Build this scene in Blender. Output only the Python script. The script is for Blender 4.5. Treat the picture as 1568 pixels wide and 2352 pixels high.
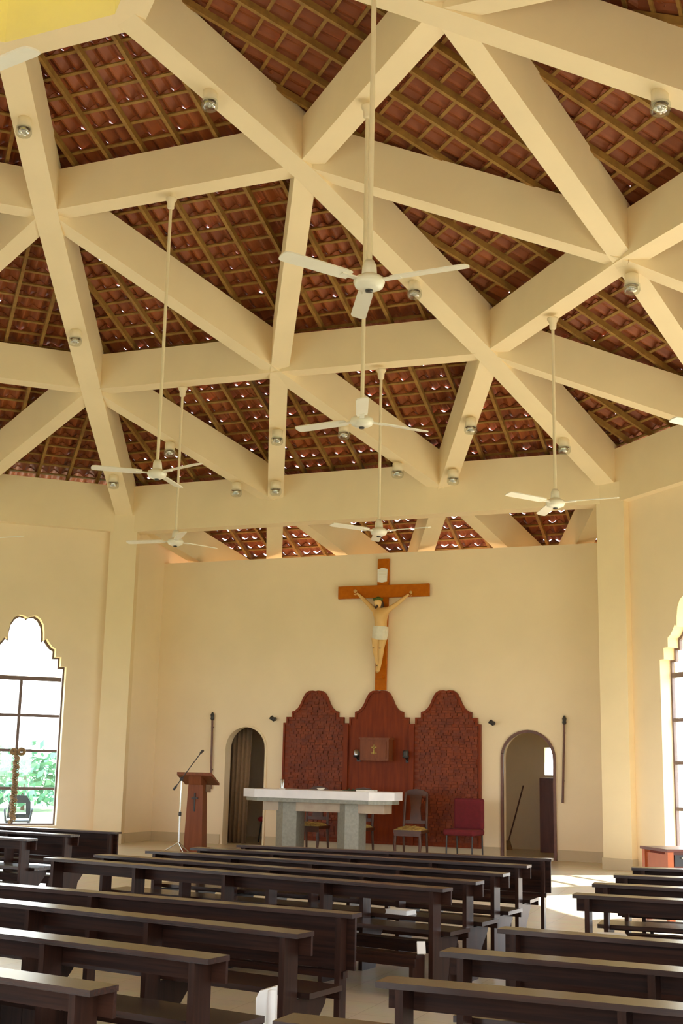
import bpy, bmesh, math, random
from mathutils import Vector, Matrix
from mathutils.geometry import tessellate_polygon

random.seed(7)
scene = bpy.context.scene
for o in list(bpy.data.objects):
    bpy.data.objects.remove(o)
COL = scene.collection
PI = math.pi

# ------------------------------------------------------------------ camera
CAM = Vector((8.003, -8.504, 1.62))
YAW, PITCH, ROLL = math.radians(-22.742), math.radians(11.511), math.radians(1.224)
fwd = Vector((math.sin(YAW) * math.cos(PITCH), math.cos(YAW) * math.cos(PITCH), math.sin(PITCH)))
r0 = Vector((math.cos(YAW), -math.sin(YAW), 0)); u0 = r0.cross(fwd)
rgt = r0 * math.cos(ROLL) + u0 * math.sin(ROLL)
upv = u0 * math.cos(ROLL) - r0 * math.sin(ROLL)
FPX = 2843.18
cd = bpy.data.cameras.new('camera'); cam = bpy.data.objects.new('camera', cd); COL.objects.link(cam)
cd.sensor_fit = 'HORIZONTAL'; cd.sensor_width = 36.0; cd.lens = FPX / 1568 * 36.0
cd.clip_start = 0.05; cd.clip_end = 500
M = Matrix((rgt, upv, -fwd)).transposed().to_4x4(); M.translation = CAM
cam.matrix_world = M
scene.camera = cam

# ------------------------------------------------------------------ world, sun, exposure
world = bpy.data.worlds.new('world'); scene.world = world; world.use_nodes = True
wn = world.node_tree; wn.nodes.clear()
wo = wn.nodes.new('ShaderNodeOutputWorld'); wb = wn.nodes.new('ShaderNodeBackground')
wr = wn.nodes.new('ShaderNodeValToRGB'); wt = wn.nodes.new('ShaderNodeTexCoord'); ws = wn.nodes.new('ShaderNodeSeparateXYZ')
wn.links.new(wt.outputs['Generated'], ws.inputs[0]); wn.links.new(ws.outputs['Z'], wr.inputs[0])
wr.color_ramp.elements[0].position = 0.0; wr.color_ramp.elements[0].color = (0.93, 0.96, 1.0, 1)
wr.color_ramp.elements[1].position = 0.9; wr.color_ramp.elements[1].color = (0.62, 0.78, 1.0, 1)
wn.links.new(wr.outputs[0], wb.inputs['Color']); wb.inputs['Strength'].default_value = 1.3
wn.links.new(wb.outputs[0], wo.inputs[0])

sd = bpy.data.lights.new('sun', 'SUN'); sd.energy = 3.0; sd.angle = math.radians(0.8); sd.color = (1.0, 0.95, 0.86)
sun = bpy.data.objects.new('sun', sd); COL.objects.link(sun)
SUN_EL = math.radians(42); SUN_AZ = math.atan2(0.6, 0.8)
sdir = Vector((math.cos(SUN_AZ) * math.cos(SUN_EL), math.sin(SUN_AZ) * math.cos(SUN_EL), math.sin(SUN_EL)))
sun.rotation_euler = sdir.to_track_quat('Z', 'Y').to_euler(); sun.location = sdir * 60

vs = scene.view_settings
vs.view_transform = 'Standard'; vs.look = 'None'; vs.exposure = 2.76; vs.gamma = 1.0; vs.use_curve_mapping = False
scene.cycles.max_bounces = 14; scene.cycles.diffuse_bounces = 10; scene.cycles.glossy_bounces = 4
scene.cycles.sample_clamp_indirect = 6.0
scene.cycles.caustics_reflective = False; scene.cycles.caustics_refractive = False

# ------------------------------------------------------------------ materials
MAT = {}
def mat(name, base, rough=0.6, metal=0.0, var=0.0, vscale=6.0, bump=0.0, bscale=60.0, stretch=(1, 1, 1), spec=0.5, coat=0.0, base2=None, obj=True):
    m = bpy.data.materials.new(name); m.use_nodes = True; MAT[name] = m
    nt = m.node_tree; b = nt.nodes['Principled BSDF']
    b.inputs['Base Color'].default_value = (*base, 1); b.inputs['Roughness'].default_value = rough
    b.inputs['Metallic'].default_value = metal; b.inputs['Specular IOR Level'].default_value = spec
    b.inputs['Coat Weight'].default_value = coat
    tc = nt.nodes.new('ShaderNodeTexCoord'); mp = nt.nodes.new('ShaderNodeMapping'); mp.inputs['Scale'].default_value = stretch
    nt.links.new(tc.outputs['Object' if obj else 'Generated'], mp.inputs[0])
    if var > 0 or base2:
        n = nt.nodes.new('ShaderNodeTexNoise'); n.inputs['Scale'].default_value = vscale; n.inputs['Detail'].default_value = 4
        nt.links.new(mp.outputs[0], n.inputs['Vector'])
        cr = nt.nodes.new('ShaderNodeValToRGB')
        c2 = base2 if base2 else tuple(c * (1 - var) for c in base)
        cr.color_ramp.elements[0].position = 0.35; cr.color_ramp.elements[0].color = (*c2, 1)
        cr.color_ramp.elements[1].position = 0.65; cr.color_ramp.elements[1].color = (*base, 1)
        nt.links.new(n.outputs['Fac'], cr.inputs[0]); nt.links.new(cr.outputs[0], b.inputs['Base Color'])
    if bump > 0:
        n2 = nt.nodes.new('ShaderNodeTexNoise'); n2.inputs['Scale'].default_value = bscale; n2.inputs['Detail'].default_value = 3
        nt.links.new(mp.outputs[0], n2.inputs['Vector'])
        bp = nt.nodes.new('ShaderNodeBump'); bp.inputs['Strength'].default_value = bump; bp.inputs['Distance'].default_value = 0.01
        nt.links.new(n2.outputs['Fac'], bp.inputs['Height']); nt.links.new(bp.outputs[0], b.inputs['Normal'])
    return m

mat('cream_paint', (0.90, 0.762, 0.545), rough=0.75, var=0.05, vscale=1.2, bump=0.04, bscale=40)
mat('beam_paint', (0.885, 0.748, 0.50), rough=0.75, var=0.05, vscale=1.5, bump=0.04, bscale=40)
mat('dado_paint', (0.60, 0.50, 0.33), rough=0.6, var=0.06, vscale=3)
mat('pew_wood', (0.040, 0.016, 0.010), rough=0.4, base2=(0.018, 0.008, 0.006), vscale=3.0, stretch=(0.6, 14, 14), bump=0.05, bscale=12, spec=0.10)
mat('pew_cap_wood', (0.045, 0.018, 0.011), rough=0.24, base2=(0.022, 0.010, 0.007), vscale=3.0, stretch=(0.6, 14, 14), bump=0.04, bscale=12, spec=0.45)
mat('pew_post_wood', (0.040, 0.016, 0.010), rough=0.3, base2=(0.022, 0.010, 0.007), vscale=3.0, stretch=(14, 14, 0.6), spec=0.14)
mat('roof_timber', (0.36, 0.20, 0.045), rough=0.7, base2=(0.25, 0.13, 0.03), vscale=5, stretch=(2, 2, 2), bump=0.1, bscale=30)
mat('clay_tile', (0.36, 0.098, 0.022), rough=0.55, base2=(0.23, 0.056, 0.015), vscale=2.2, bump=0.15, bscale=50)
mat('panel_wood', (0.225, 0.040, 0.009), rough=0.42, base2=(0.165, 0.027, 0.008), vscale=3, stretch=(6, 6, 0.7), bump=0.04, bscale=20, spec=0.12)
mat('carved_brick', (0.235, 0.048, 0.013), rough=0.4, base2=(0.14, 0.026, 0.009), vscale=9, bump=0.2, bscale=60, spec=0.22)
mat('cross_wood', (0.50, 0.135, 0.003), rough=0.5, base2=(0.43, 0.11, 0.002), vscale=4, stretch=(3, 3, 3), spec=0.12)
mat('lectern_wood', (0.22, 0.068, 0.026), rough=0.4, base2=(0.18, 0.052, 0.02), vscale=3, stretch=(8, 8, 0.8), spec=0.2)
mat('chair_wood', (0.10, 0.032, 0.012), rough=0.4, base2=(0.06, 0.02, 0.008), vscale=6)
mat('desk_wood', (0.50, 0.13, 0.04), rough=0.3, base2=(0.40, 0.10, 0.03), vscale=4)
mat('dark_desk_wood', (0.16, 0.04, 0.03), rough=0.3, base2=(0.12, 0.03, 0.02), vscale=4)
mat('door_wood', (0.16, 0.045, 0.03), rough=0.4, base2=(0.12, 0.03, 0.02), vscale=4, stretch=(6, 6, .6))
mat('curtain_cloth', (0.30, 0.20, 0.12), rough=0.9, var=0.15, vscale=14, bump=0.2, bscale=90)
mat('yellow_cushion', (0.55, 0.40, 0.10), rough=0.8, base2=(0.22, 0.12, 0.035), vscale=22)
mat('red_fabric', (0.15, 0.007, 0.014), rough=0.85, var=0.2, vscale=20, bump=0.1, bscale=120)
mat('bright_red_fabric', (0.55, 0.03, 0.05), rough=0.85, var=0.1, vscale=20)
mat('white_marble', (0.78, 0.77, 0.80), rough=0.25, base2=(0.68, 0.67, 0.71), vscale=2.5)
mat('grey_granite', (0.27, 0.265, 0.215), rough=0.35, base2=(0.215, 0.21, 0.175), vscale=25)
mat('pink_marble', (0.46, 0.36, 0.25), rough=0.35, base2=(0.38, 0.28, 0.20), vscale=5)
mat('fan_white', (0.84, 0.80, 0.70), rough=0.35, var=0.04, vscale=8)
mat('rod_cream', (0.82, 0.72, 0.52), rough=0.45, var=0.04, vscale=8)
mat('chrome', (0.7, 0.7, 0.68), rough=0.18, metal=1.0, var=0.05)
mat('dark_metal', (0.035, 0.03, 0.03), rough=0.45, var=0.2)
mat('window_metal', (0.17, 0.11, 0.10), rough=0.45, var=0.15, vscale=12)
mat('pole_wood', (0.17, 0.075, 0.055), rough=0.45, var=0.2, vscale=12)
mat('skin_paint', (0.78, 0.50, 0.20), rough=0.5, var=0.06, vscale=10)
mat('cloth_white', (0.82, 0.79, 0.70), rough=0.7, var=0.08, vscale=14)
mat('hair_paint', (0.07, 0.03, 0.015), rough=0.7, var=0.2)
mat('thorn_green', (0.10, 0.14, 0.02), rough=0.8, var=0.3, vscale=30)
mat('paper_white', (0.85, 0.84, 0.80), rough=0.7, var=0.05)
mat('paper_yellow', (0.80, 0.74, 0.32), rough=0.7, var=0.05)
mat('dry_palm', (0.34, 0.22, 0.11), rough=0.8, var=0.35, vscale=16)
mat('black_plastic', (0.03, 0.035, 0.045), rough=0.4, var=0.1)
mat('grass', (0.30, 0.36, 0.18), rough=0.9, base2=(0.20, 0.29, 0.16), vscale=1.3)
mat('leaf', (0.22, 0.40, 0.24), rough=0.7, base2=(0.12, 0.28, 0.20), vscale=3)
mat('trunk', (0.16, 0.10, 0.06), rough=0.9, var=0.2)
mat('grey_slate', (0.30, 0.32, 0.33), rough=0.6, var=0.1)
mat('ink', (0.10, 0.08, 0.07), rough=0.7, var=0.1)
mat('green_leaf_dark', (0.04, 0.09, 0.03), rough=0.7, var=0.3)

def floor_mat():
    m = bpy.data.materials.new('floor_tile'); m.use_nodes = True; MAT['floor_tile'] = m
    nt = m.node_tree; b = nt.nodes['Principled BSDF']
    tc = nt.nodes.new('ShaderNodeTexCoord'); mp = nt.nodes.new('ShaderNodeMapping'); mp.inputs['Rotation'].default_value = (0, 0, 0)
    br = nt.nodes.new('ShaderNodeTexBrick'); br.offset = 0.0; br.inputs['Scale'].default_value = 1.0
    br.inputs['Brick Width'].default_value = 0.4; br.inputs['Row Height'].default_value = 0.4; br.inputs['Mortar Size'].default_value = 0.004
    br.inputs['Color1'].default_value = (0.74, 0.66, 0.51, 1); br.inputs['Color2'].default_value = (0.71, 0.63, 0.48, 1); br.inputs['Mortar'].default_value = (0.55, 0.46, 0.33, 1)
    n = nt.nodes.new('ShaderNodeTexNoise'); n.inputs['Scale'].default_value = 4; n.inputs['Detail'].default_value = 5
    mx = nt.nodes.new('ShaderNodeMixRGB'); mx.blend_type = 'MULTIPLY'; mx.inputs[0].default_value = 0.25
    nt.links.new(tc.outputs['Object'], mp.inputs[0]); nt.links.new(mp.outputs[0], br.inputs['Vector']); nt.links.new(mp.outputs[0], n.inputs['Vector'])
    nt.links.new(br.outputs['Color'], mx.inputs[1]); nt.links.new(n.outputs['Color'], mx.inputs[2])
    nt.links.new(mx.outputs[0], b.inputs['Base Color']); b.inputs['Roughness'].default_value = 0.28
floor_mat()

def glass_mat(name, col, gl=0.12, rough=0.02):
    m = bpy.data.materials.new(name); m.use_nodes = True; MAT[name] = m
    nt = m.node_tree; nt.nodes.clear()
    o = nt.nodes.new('ShaderNodeOutputMaterial'); t = nt.nodes.new('ShaderNodeBsdfTransparent'); g = nt.nodes.new('ShaderNodeBsdfGlossy'); x = nt.nodes.new('ShaderNodeMixShader')
    t.inputs[0].default_value = (*col, 1); g.inputs['Roughness'].default_value = rough; x.inputs[0].default_value = gl
    nt.links.new(t.outputs[0], x.inputs[1]); nt.links.new(g.outputs[0], x.inputs[2]); nt.links.new(x.outputs[0], o.inputs[0])
glass_mat('window_glass', (0.95, 0.98, 0.97), 0.06)
glass_mat('amber_glass', (1.0, 0.93, 0.74), 0.06)
glass_mat('clear_glass', (0.90, 0.92, 0.90), 0.22)

def translucent(name, col):
    m = bpy.data.materials.new(name); m.use_nodes = True; MAT[name] = m
    nt = m.node_tree; nt.nodes.clear()
    o = nt.nodes.new('ShaderNodeOutputMaterial'); t = nt.nodes.new('ShaderNodeBsdfTranslucent'); d = nt.nodes.new('ShaderNodeBsdfDiffuse'); x = nt.nodes.new('ShaderNodeMixShader')
    t.inputs[0].default_value = (*col, 1); d.inputs[0].default_value = (*col, 1); x.inputs[0].default_value = 0.35
    nt.links.new(t.outputs[0], x.inputs[1]); nt.links.new(d.outputs[0], x.inputs[2]); nt.links.new(x.outputs[0], o.inputs[0])
translucent('yellow_sheet', (0.50, 0.46, 0.075))

# ------------------------------------------------------------------ mesh helpers
class MB:
    def __init__(s): s.v = []; s.f = []; s.sm = []
    def add(s, vs, fs, smooth=False):
        o = len(s.v); s.v += [tuple(v) for v in vs]; s.f += [tuple(i + o for i in f) for f in fs]; s.sm += [smooth] * len(fs); return s
    def box(s, c, d, m=None):
        x, y, z = d[0] / 2, d[1] / 2, d[2] / 2
        p = [Vector((a, b, e)) for e in (-z, z) for b in (-y, y) for a in (-x, x)]
        if m is not None: p = [m @ q for q in p]
        p = [q + Vector(c) for q in p]
        return s.add(p, [(0, 2, 3, 1), (4, 5, 7, 6), (0, 1, 5, 4), (2, 6, 7, 3), (0, 4, 6, 2), (1, 3, 7, 5)])
    def bar(s, a, b, w, h, up=(0, 0, 1), z0=None, z1=None):
        # rectangular bar from a to b; width w sideways; from z0 to z1 along `up` (default centred h)
        a = Vector(a); b = Vector(b); d = (b - a).normalized(); u = Vector(up); sd_ = d.cross(u).normalized()
        if z0 is None: u = sd_.cross(d).normalized(); z0, z1 = -h / 2, h / 2
        p = []
        for q in (a, b):
            for k in (z0, z1):
                for t in (-w / 2, w / 2): p.append(q + sd_ * t + u * k)
        return s.add(p, [(0, 1, 3, 2), (4, 6, 7, 5), (0, 4, 5, 1), (2, 3, 7, 6), (0, 2, 6, 4), (1, 5, 7, 3)])
    def prism(s, pts, vec, holes=()):
        # pts: planar loop of Vectors; extruded by vec
        loops = [list(map(Vector, pts))] + [list(map(Vector, h)) for h in holes]
        flat = [p for l in loops for p in l]; n = len(flat); vec = Vector(vec)
        if holes: tri = [tuple(t) for t in tessellate_polygon(loops)]
        else: tri = [tuple(t) for t in tessellate_polygon(loops)]
        fs = tri + [tuple(i + n for i in reversed(t)) for t in tri]
        k = 0
        for l in loops:
            m = len(l)
            for i in range(m):
                a, b = k + i, k + (i + 1) % m
                fs.append((a, b, b + n, a + n))
            k += m
        return s.add(flat + [p + vec for p in flat], fs)
    def tube(s, path, r, n=10, cap=True, smooth=True):
        path = [Vector(p) for p in path]; rr = r if isinstance(r, (list, tuple)) else [r] * len(path)
        rings = []; prev = None
        for i, p in enumerate(path):
            d = (path[min(i + 1, len(path) - 1)] - path[max(i - 1, 0)]).normalized()
            ref = Vector((0, 0, 1)) if abs(d.z) < 0.95 else Vector((1, 0, 0))
            if prev is None: a = d.cross(ref).normalized()
            else:
                a = prev - d * prev.dot(d)
                a = a.normalized() if a.length > 1e-6 else d.cross(ref).normalized()
            prev = a; b = d.cross(a)
            rings.append([p + (a * math.cos(2 * PI * k / n) + b * math.sin(2 * PI * k / n)) * rr[i] for k in range(n)])
        v = [q for g in rings for q in g]; f = []
        for i in range(len(path) - 1):
            for k in range(n):
                f.append((i * n + k, i * n + (k + 1) % n, (i + 1) * n + (k + 1) % n, (i + 1) * n + k))
        s.add(v, f, smooth)
        if cap: s.add(rings[0], [tuple(reversed(range(n)))]); s.add(rings[-1], [tuple(range(n))])
        return s
    def lathe(s, prof, c=(0, 0, 0), n=16, smooth=True, m=None):
        c = Vector(c); v = []; f = []
        for (r, z) in prof:
            for k in range(n):
                q = Vector((r * math.cos(2 * PI * k / n), r * math.sin(2 * PI * k / n), z))
                if m is not None: q = m @ q
                v.append(q + c)
        for i in range(len(prof) - 1):
            for k in range(n): f.append((i * n + k, i * n + (k + 1) % n, (i + 1) * n + (k + 1) % n, (i + 1) * n + k))
        s.add(v, f, smooth)
        return s
    def build(s, name, material, parent=None, loc=None, rz=None):
        me = bpy.data.meshes.new(name); me.from_pydata(s.v, [], s.f); me.update()
        if any(s.sm):
            for p, q in zip(me.polygons, s.sm): p.use_smooth = q
        bm = bmesh.new(); bm.from_mesh(me); bmesh.ops.recalc_face_normals(bm, faces=bm.faces); bm.to_mesh(me); bm.free()
        me.materials.append(MAT[material])
        o = bpy.data.objects.new(name, me); COL.objects.link(o)
        if parent is not None: o.parent = parent
        if loc is not None: o.location = loc
        if rz is not None: o.rotation_euler = (0, 0, rz)
        return o

def empty(name, loc=(0, 0, 0), rz=0.0, label=None, cat=None, group=None, kind=None):
    o = bpy.data.objects.new(name, None); o.empty_display_size = 0.2; COL.objects.link(o)
    o.location = loc; o.rotation_euler = (0, 0, rz); tag(o, label, cat, group, kind); return o
def tag(o, label=None, cat=None, group=None, kind=None):
    if label: o['label'] = label
    if cat: o['category'] = cat
    if group: o['group'] = group
    if kind: o['kind'] = kind
    return o
def copy_tree(src, parent=None):
    c = src.copy(); COL.objects.link(c)
    if parent is not None: c.parent = parent
    for ch in src.children: copy_tree(ch, c)
    return c

# ------------------------------------------------------------------ geometry of the octagon
RK = [2.254, 5.005, 8.714, 12.0, 15.2]
ZK = [9.76, 8.853, 7.483, 6.06, 4.67]
ADJ = {(1, 0, 0): (-1.955, 4.58, 8.877), (1, 1, 0): (1.929, 4.602, 8.905), (2, 0, 0): (-3.402, 8.001, 7.491), (2, 0, 1): (-0.033, 8.043, 7.457),
       (2, 1, 0): (3.342, 8.08, 7.404), (3, 0, 0): (-4.604, 11.088, 6.019), (3, 1, 0): (4.5, 11.076, 6.032), (3, 0, 1): (-1.498, 11.087, 6.125),
       (3, 0, 2): (1.666, 11.114, 6.128), (0, 0, 0): (-0.808, 2.12, 9.77), (0, 1, 0): (0.85, 2.076, 9.757), (1, 2, 0): (4.63, 1.938, 8.823), (2, 1, 1): (5.709, 5.675, 7.531)}
def corner(k, a):
    th = PI / 2 + PI / 8 - a * PI / 4
    return Vector((RK[k] * math.cos(th), RK[k] * math.sin(th), ZK[k]))
def N(k, a, j):
    seg = max(k, 1)
    if j == seg: a, j = a + 1, 0
    key = (k, ((a + 3) % 8) - 3, j)
    if key in ADJ: return Vector(ADJ[key])
    p, q = corner(k, a), corner(k, a + 1); t = j / seg
    return p.lerp(q, t)
T8 = math.tan(PI / 8); C8 = math.cos(PI / 8); AP = 12.0 * C8
def fz(y):
    t = min(1, max(0, (y - 5.6) / 2.9)); return 0.15 * t * t * (3 - 2 * t)

# ================================================================== SETTING
# floor: gently ramped towards the sanctuary
ys = [-16, 0, 5.6, 6.1, 6.6, 7.1, 7.6, 8.1, 8.5, 12.0, 15.2]
mb = MB(); v = []; f = []
for y in ys: v += [(-13.5, y, fz(y)), (13.5, y, fz(y)), (-13.5, y, fz(y) - 0.3), (13.5, y, fz(y) - 0.3)]
for i in range(len(ys) - 1):
    a, b = 4 * i, 4 * i + 4
    f += [(a, a + 1, b + 1, b), (a + 2, b + 2, b + 3, a + 3), (a, b, b + 2, a + 2), (a + 1, a + 3, b + 3, b + 1)]
f += [(0, 2, 3, 1), (b, b + 1, b + 3, b + 2)]
mb.add(v, f); fl = mb.build('floor', 'floor_tile')
tag(fl, 'pale beige polished tile floor running under the pews to the altar', 'floor', kind='structure')
gr = MB().box((0, 0, -0.42), (240, 240, 0.2)).build('floor_lawn', 'grass')
tag(gr, 'bright green lawn outside the windows', 'ground', kind='structure')

# ---- window outline (local s, z)
half = [(0.0, 4.09), (0.06, 4.125), (0.15, 4.14), (0.23, 4.09), (0.29, 3.99), (0.315, 3.86), (0.325, 3.70), (0.37, 3.735), (0.42, 3.66), (0.48, 3.59), (0.545, 3.555),
        (0.545, 3.415), (0.65, 3.415), (0.65, 3.245), (0.75, 3.245), (0.75, 0.45)]
def win_outline(c, shrink=0.0):
    h = [(max(0, x - (shrink if x > 0.01 else 0)), z - (shrink if z > 0.5 else -shrink)) for x, z in half]
    right = [(c + x, z) for x, z in h]; left = [(c - x, z) for x, z in reversed(h) if x > 0.01]
    return right + left
def facet_frame(a):
    th = PI / 2 - a * PI / 4; n = Vector((math.cos(th), math.sin(th), 0)); t = Vector((-n.y, n.x, 0)); return n, t
WINC = (-2.89, 0.0, 2.89)
wall_names = {-1: 'wall_left', 1: 'wall_right', -2: 'wall_far_left', 2: 'wall_far_right', -3: 'wall_rear_left', 4: 'wall_rear', 3: 'wall_entrance'}
wall_labels = {-1: 'cream wall with an arched window left of the sanctuary', 1: 'cream wall with an arched window right of the sanctuary'}
for a, nm in wall_names.items():
    n, t = facet_frame(a); h = 4.36
    P = lambda s_, z_, o_=0.0: n * (AP + o_) + t * s_ + Vector((0, 0, z_))
    outer = [P(-h, -0.3), P(h, -0.3), P(h, 5.78), P(-h, 5.78)]
    if a == 3: holes = [[P(s_, z_) for s_, z_ in ((-2.1, -0.1), (1.5, -0.1), (1.5, 3.3), (-2.1, 3.3))]]
    elif a == 1: holes = [[P(s_, z_) for s_, z_ in win_outline(c)] for c in (-2.89, 2.89)] + [[P(s_, z_) for s_, z_ in ((-1.6, -0.1), (1.6, -0.1), (1.6, 3.4), (-1.6, 3.4))]]
    else: holes = [[P(s_, z_) for s_, z_ in win_outline(c)] for c in WINC]
    w = MB().prism(outer, n * 0.3, holes).build(nm, 'cream_paint')
    tag(w, wall_labels.get(a, 'cream painted wall behind the viewer side of the hall, ' + nm.split('_', 1)[1].replace('_', ' ')), 'wall', kind='structure')

# ---- windows of the two visible side walls
def make_window(idx, a, c, label):
    n, t = facet_frame(a); root = empty('window_%d' % idx, n * AP + t * c, math.atan2(t.y, t.x), label, 'window', kind='structure')
    # local x along t, local y = inward? (rotate so +y = -n or n)
    sgn = 1 if Vector((-t.y, t.x, 0)).dot(n) > 0 else -1
    Y0 = 0.19 * sgn; D = 0.05 * sgn
    L = lambda x, z, o=0.0: Vector((x, Y0 + o, z))
    o_ = [L(x, z) for x, z in win_outline(0)]; i_ = [L(x, z) for x, z in win_outline(0, 0.03)]
    MB().prism(o_, (0, D, 0), [i_]).build('frame', 'window_metal', root)
    MB().box((0, Y0 + D / 2, 3.02), (1.42, 0.06, 0.075)).build('transom', 'window_metal', root)
    for z in (2.36, 1.74, 1.08): MB().box((0, Y0 + D / 2, z), (1.42, 0.05, 0.05)).build('glazing_bar', 'window_metal', root)
    MB().box((0, Y0 + D / 2, 1.73), (0.05, 0.055, 2.5)).build('mullion', 'window_metal', root)
    zs = [0.495, 1.055, 1.105, 1.715, 1.765, 2.335, 2.385, 2.983]
    for sx in (-1, 1):
        for k in range(4):
            z0, z1 = zs[2 * k], zs[2 * k + 1]
            MB().box((sx * 0.365, Y0 + D / 2, (z0 + z1) / 2), (0.68, 0.006, z1 - z0)).build('pane', 'window_glass', root)
    top = [L(x, max(z, 3.06), D / 2) for x, z in win_outline(0, 0.045)]
    MB().prism(top, (0, 0.006 * sgn, 0)).build('pane', 'amber_glass', root)
    return root
wi = 1
for a, c, lab in ((-1, -2.89, 'tall arched window with stepped shoulders and dark bars, left of the sanctuary'), (1, 2.89, 'tall arched window beside the right column, only its edge in view'),
                  (-1, 0.0, 'arched window next along the left wall, out of view')):
    make_window(wi, a, c, lab); wi += 1

# dried palm wound on the mullion of the left window
n, t = facet_frame(-1)
def LW(s_, z_, o_=0.12): return n * (AP + o_) + t * s_ + Vector((0, 0, z_))
pal = empty('palm_garland', LW(-2.89, 0.5), 0, 'dried palm frond wound around the mullion of the left window', 'garland')
base = LW(-2.89, 0.5); loc_ = lambda p: p - base
pth = [loc_(LW(-2.89 + 0.045 * math.cos(i * 0.9), 0.5 + i * 0.021, 0.13 + 0.045 * math.sin(i * 0.9))) for i in range(58)]
MB().tube(pth, [0.02 + 0.012 * (i % 3 == 0) for i in range(58)], 6).build('twisted_stem', 'dry_palm', pal)
for k in range(3):
    pp = [loc_(LW(-2.89 + 0.05 * math.cos(i * 0.9 + 2 + k * 2), 0.5 + i * 0.021, 0.12 + 0.055 * math.sin(i * 0.9 + 2 + k * 2))) for i in range(k * 5, 56 - k * 6)]
    MB().tube(pp, 0.009, 5).build('leaf_strip', 'dry_palm', pal)
for s_, r_ in ((-1, 0.085), (1, 0.065)):
    pp = [loc_(LW(-2.89 + s_ * (0.02 + r_ * 0.9 * (1 - math.cos(q)) / 1.4), 1.72 + r_ * 0.55 * math.sin(q), 0.11)) for q in [i * 2 * PI / 14 for i in range(15)]]
    MB().tube(pp, 0.028, 6).build('bow_loop', 'dry_palm', pal)

# ---- sanctuary walls
SF = 0.15; YW = 12.2
def arch(x0, x1, zs_, z0=0.05, n_=18):
    c = (x0 + x1) / 2; r = (x1 - x0) / 2
    return [(x0, z0), (x1, z0)] + [(c + r * math.cos(k * PI / n_), zs_ + r * math.sin(k * PI / n_)) for k in range(n_ + 1)]
DL = (-2.90, -2.06); DR = (2.36, 3.25)
aL = arch(DL[0], DL[1], 1.85); aR = arch(DR[0], DR[1], 1.78)
outer = [(-4.4, -0.1), (4.4, -0.1), (4.4, 5.38), (-4.4, 5.38)]
w = MB().prism([(x, YW, z) for x, z in outer], (0, 0.22, 0), [[(x, YW, z) for x, z in aL], [(x, YW, z) for x, z in aR]]).build('wall_back', 'cream_paint')
tag(w, 'cream back wall of the sanctuary with two arched doorways', 'wall', kind='structure')
for sx, nm in ((-1, 'wall_sanctuary_left'), (1, 'wall_sanctuary_right')):
    w = MB().prism([(sx * 4.4, 11.2, -0.2), (sx * 4.4, 14.75, -0.2), (sx * 4.4, 14.75, 5.1), (sx * 4.4, 11.2, 6.6)], (sx * 0.3, 0, 0)).build(nm, 'cream_paint')
    tag(w, 'cream return wall at the %s side of the sanctuary' % ('left' if sx < 0 else 'right'), 'wall', kind='structure')
w = MB().prism([(x, 14.7, z) for x, z in [(-4.4, -0.1), (4.4, -0.1), (4.4, 5.6), (-4.4, 5.6)]], (0, 0.2, 0), [[(x, 14.7, z) for x, z in ((2.49, 1.50), (2.95, 1.50), (2.95, 2.0), (2.49, 2.0))]]).build('wall_sacristy', 'cream_paint')
tag(w, 'dim cream wall of the back room seen through the doorways', 'wall', kind='structure')
w = MB().box((0, 13.56, 3.1), (8.8, 2.26, 0.12)).build('ceiling_sacristy', 'cream_paint'); tag(w, 'flat slab over the back room behind the sanctuary wall', 'ceiling', kind='structure')
w = MB().box((0, 13.56, 1.55), (0.15, 2.26, 3.0)).build('wall_partition', 'cream_paint'); tag(w, 'partition wall between the two back rooms', 'wall', kind='structure')
# door trims
def trim_arch(nm, pts, w_, mat_, label):
    pts = [p for p in pts if True]; c = (pts[0][0] + pts[1][0]) / 2
    seq = [pts[1]] + pts[2:] + [pts[0]]
    mbb = MB(); P3 = [Vector((x, YW - 0.012, z)) for x, z in seq]
    for p, q in zip(P3[:-1], P3[1:]):
        if (q - p).length > 1e-4: mbb.bar(p, q + (q - p).normalized() * 0.008, w_, w_, up=(0, 1, 0))
    o = mbb.build(nm, mat_); tag(o, label, 'trim', kind='structure')
trim_arch('trim_1', aR, 0.045, 'pole_wood', 'brown moulding around the right arched doorway')
trim_arch('trim_2', aL, 0.035, 'cream_paint', 'cream moulding around the left arched doorway')
# skirting boards
for nm, segs in (('baseboard_back', [(-4.4, -2.95), (-2.02, 2.32), (3.29, 4.4)]),):
    mbb = MB()
    for x0, x1 in segs: mbb.box(((x0 + x1) / 2, YW - 0.008, 0.235), (x1 - x0, 0.016, 0.17))
    tag(mbb.build(nm, 'dado_paint'), 'dull tan skirting along the foot of the back wall', 'baseboard', kind='structure')
tag(MB().box((-4.392, 11.75, 0.235), (0.016, 0.9, 0.17)).build('baseboard_left', 'dado_paint'), 'dull tan skirting on the left return wall', 'baseboard', kind='structure')

# ---- columns
def column(a, label):
    c = corner(3, a); th = math.atan2(c.y, c.x)
    o = MB().box((0, 0, 2.85), (0.5, 0.5, 6.5)).build('column', 'beam_paint', None, (c.x, c.y, 0), th)
    b = MB().box((0, 0, 0.1), (0.53, 0.53, 0.44)).build('plinth', 'dado_paint', o)
    tag(o, label, 'column', kind='structure'); return o
column(0, 'square cream column at the left edge of the sanctuary'); column(1, 'square cream column at the right edge of the sanctuary')
for a, wrd in ((2, 'east'), (3, 'south east'), (4, 'south'), (5, 'south west'), (6, 'west'), (7, 'north west')): column(a, 'square cream column out of view on the %s corner' % wrd)

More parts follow.
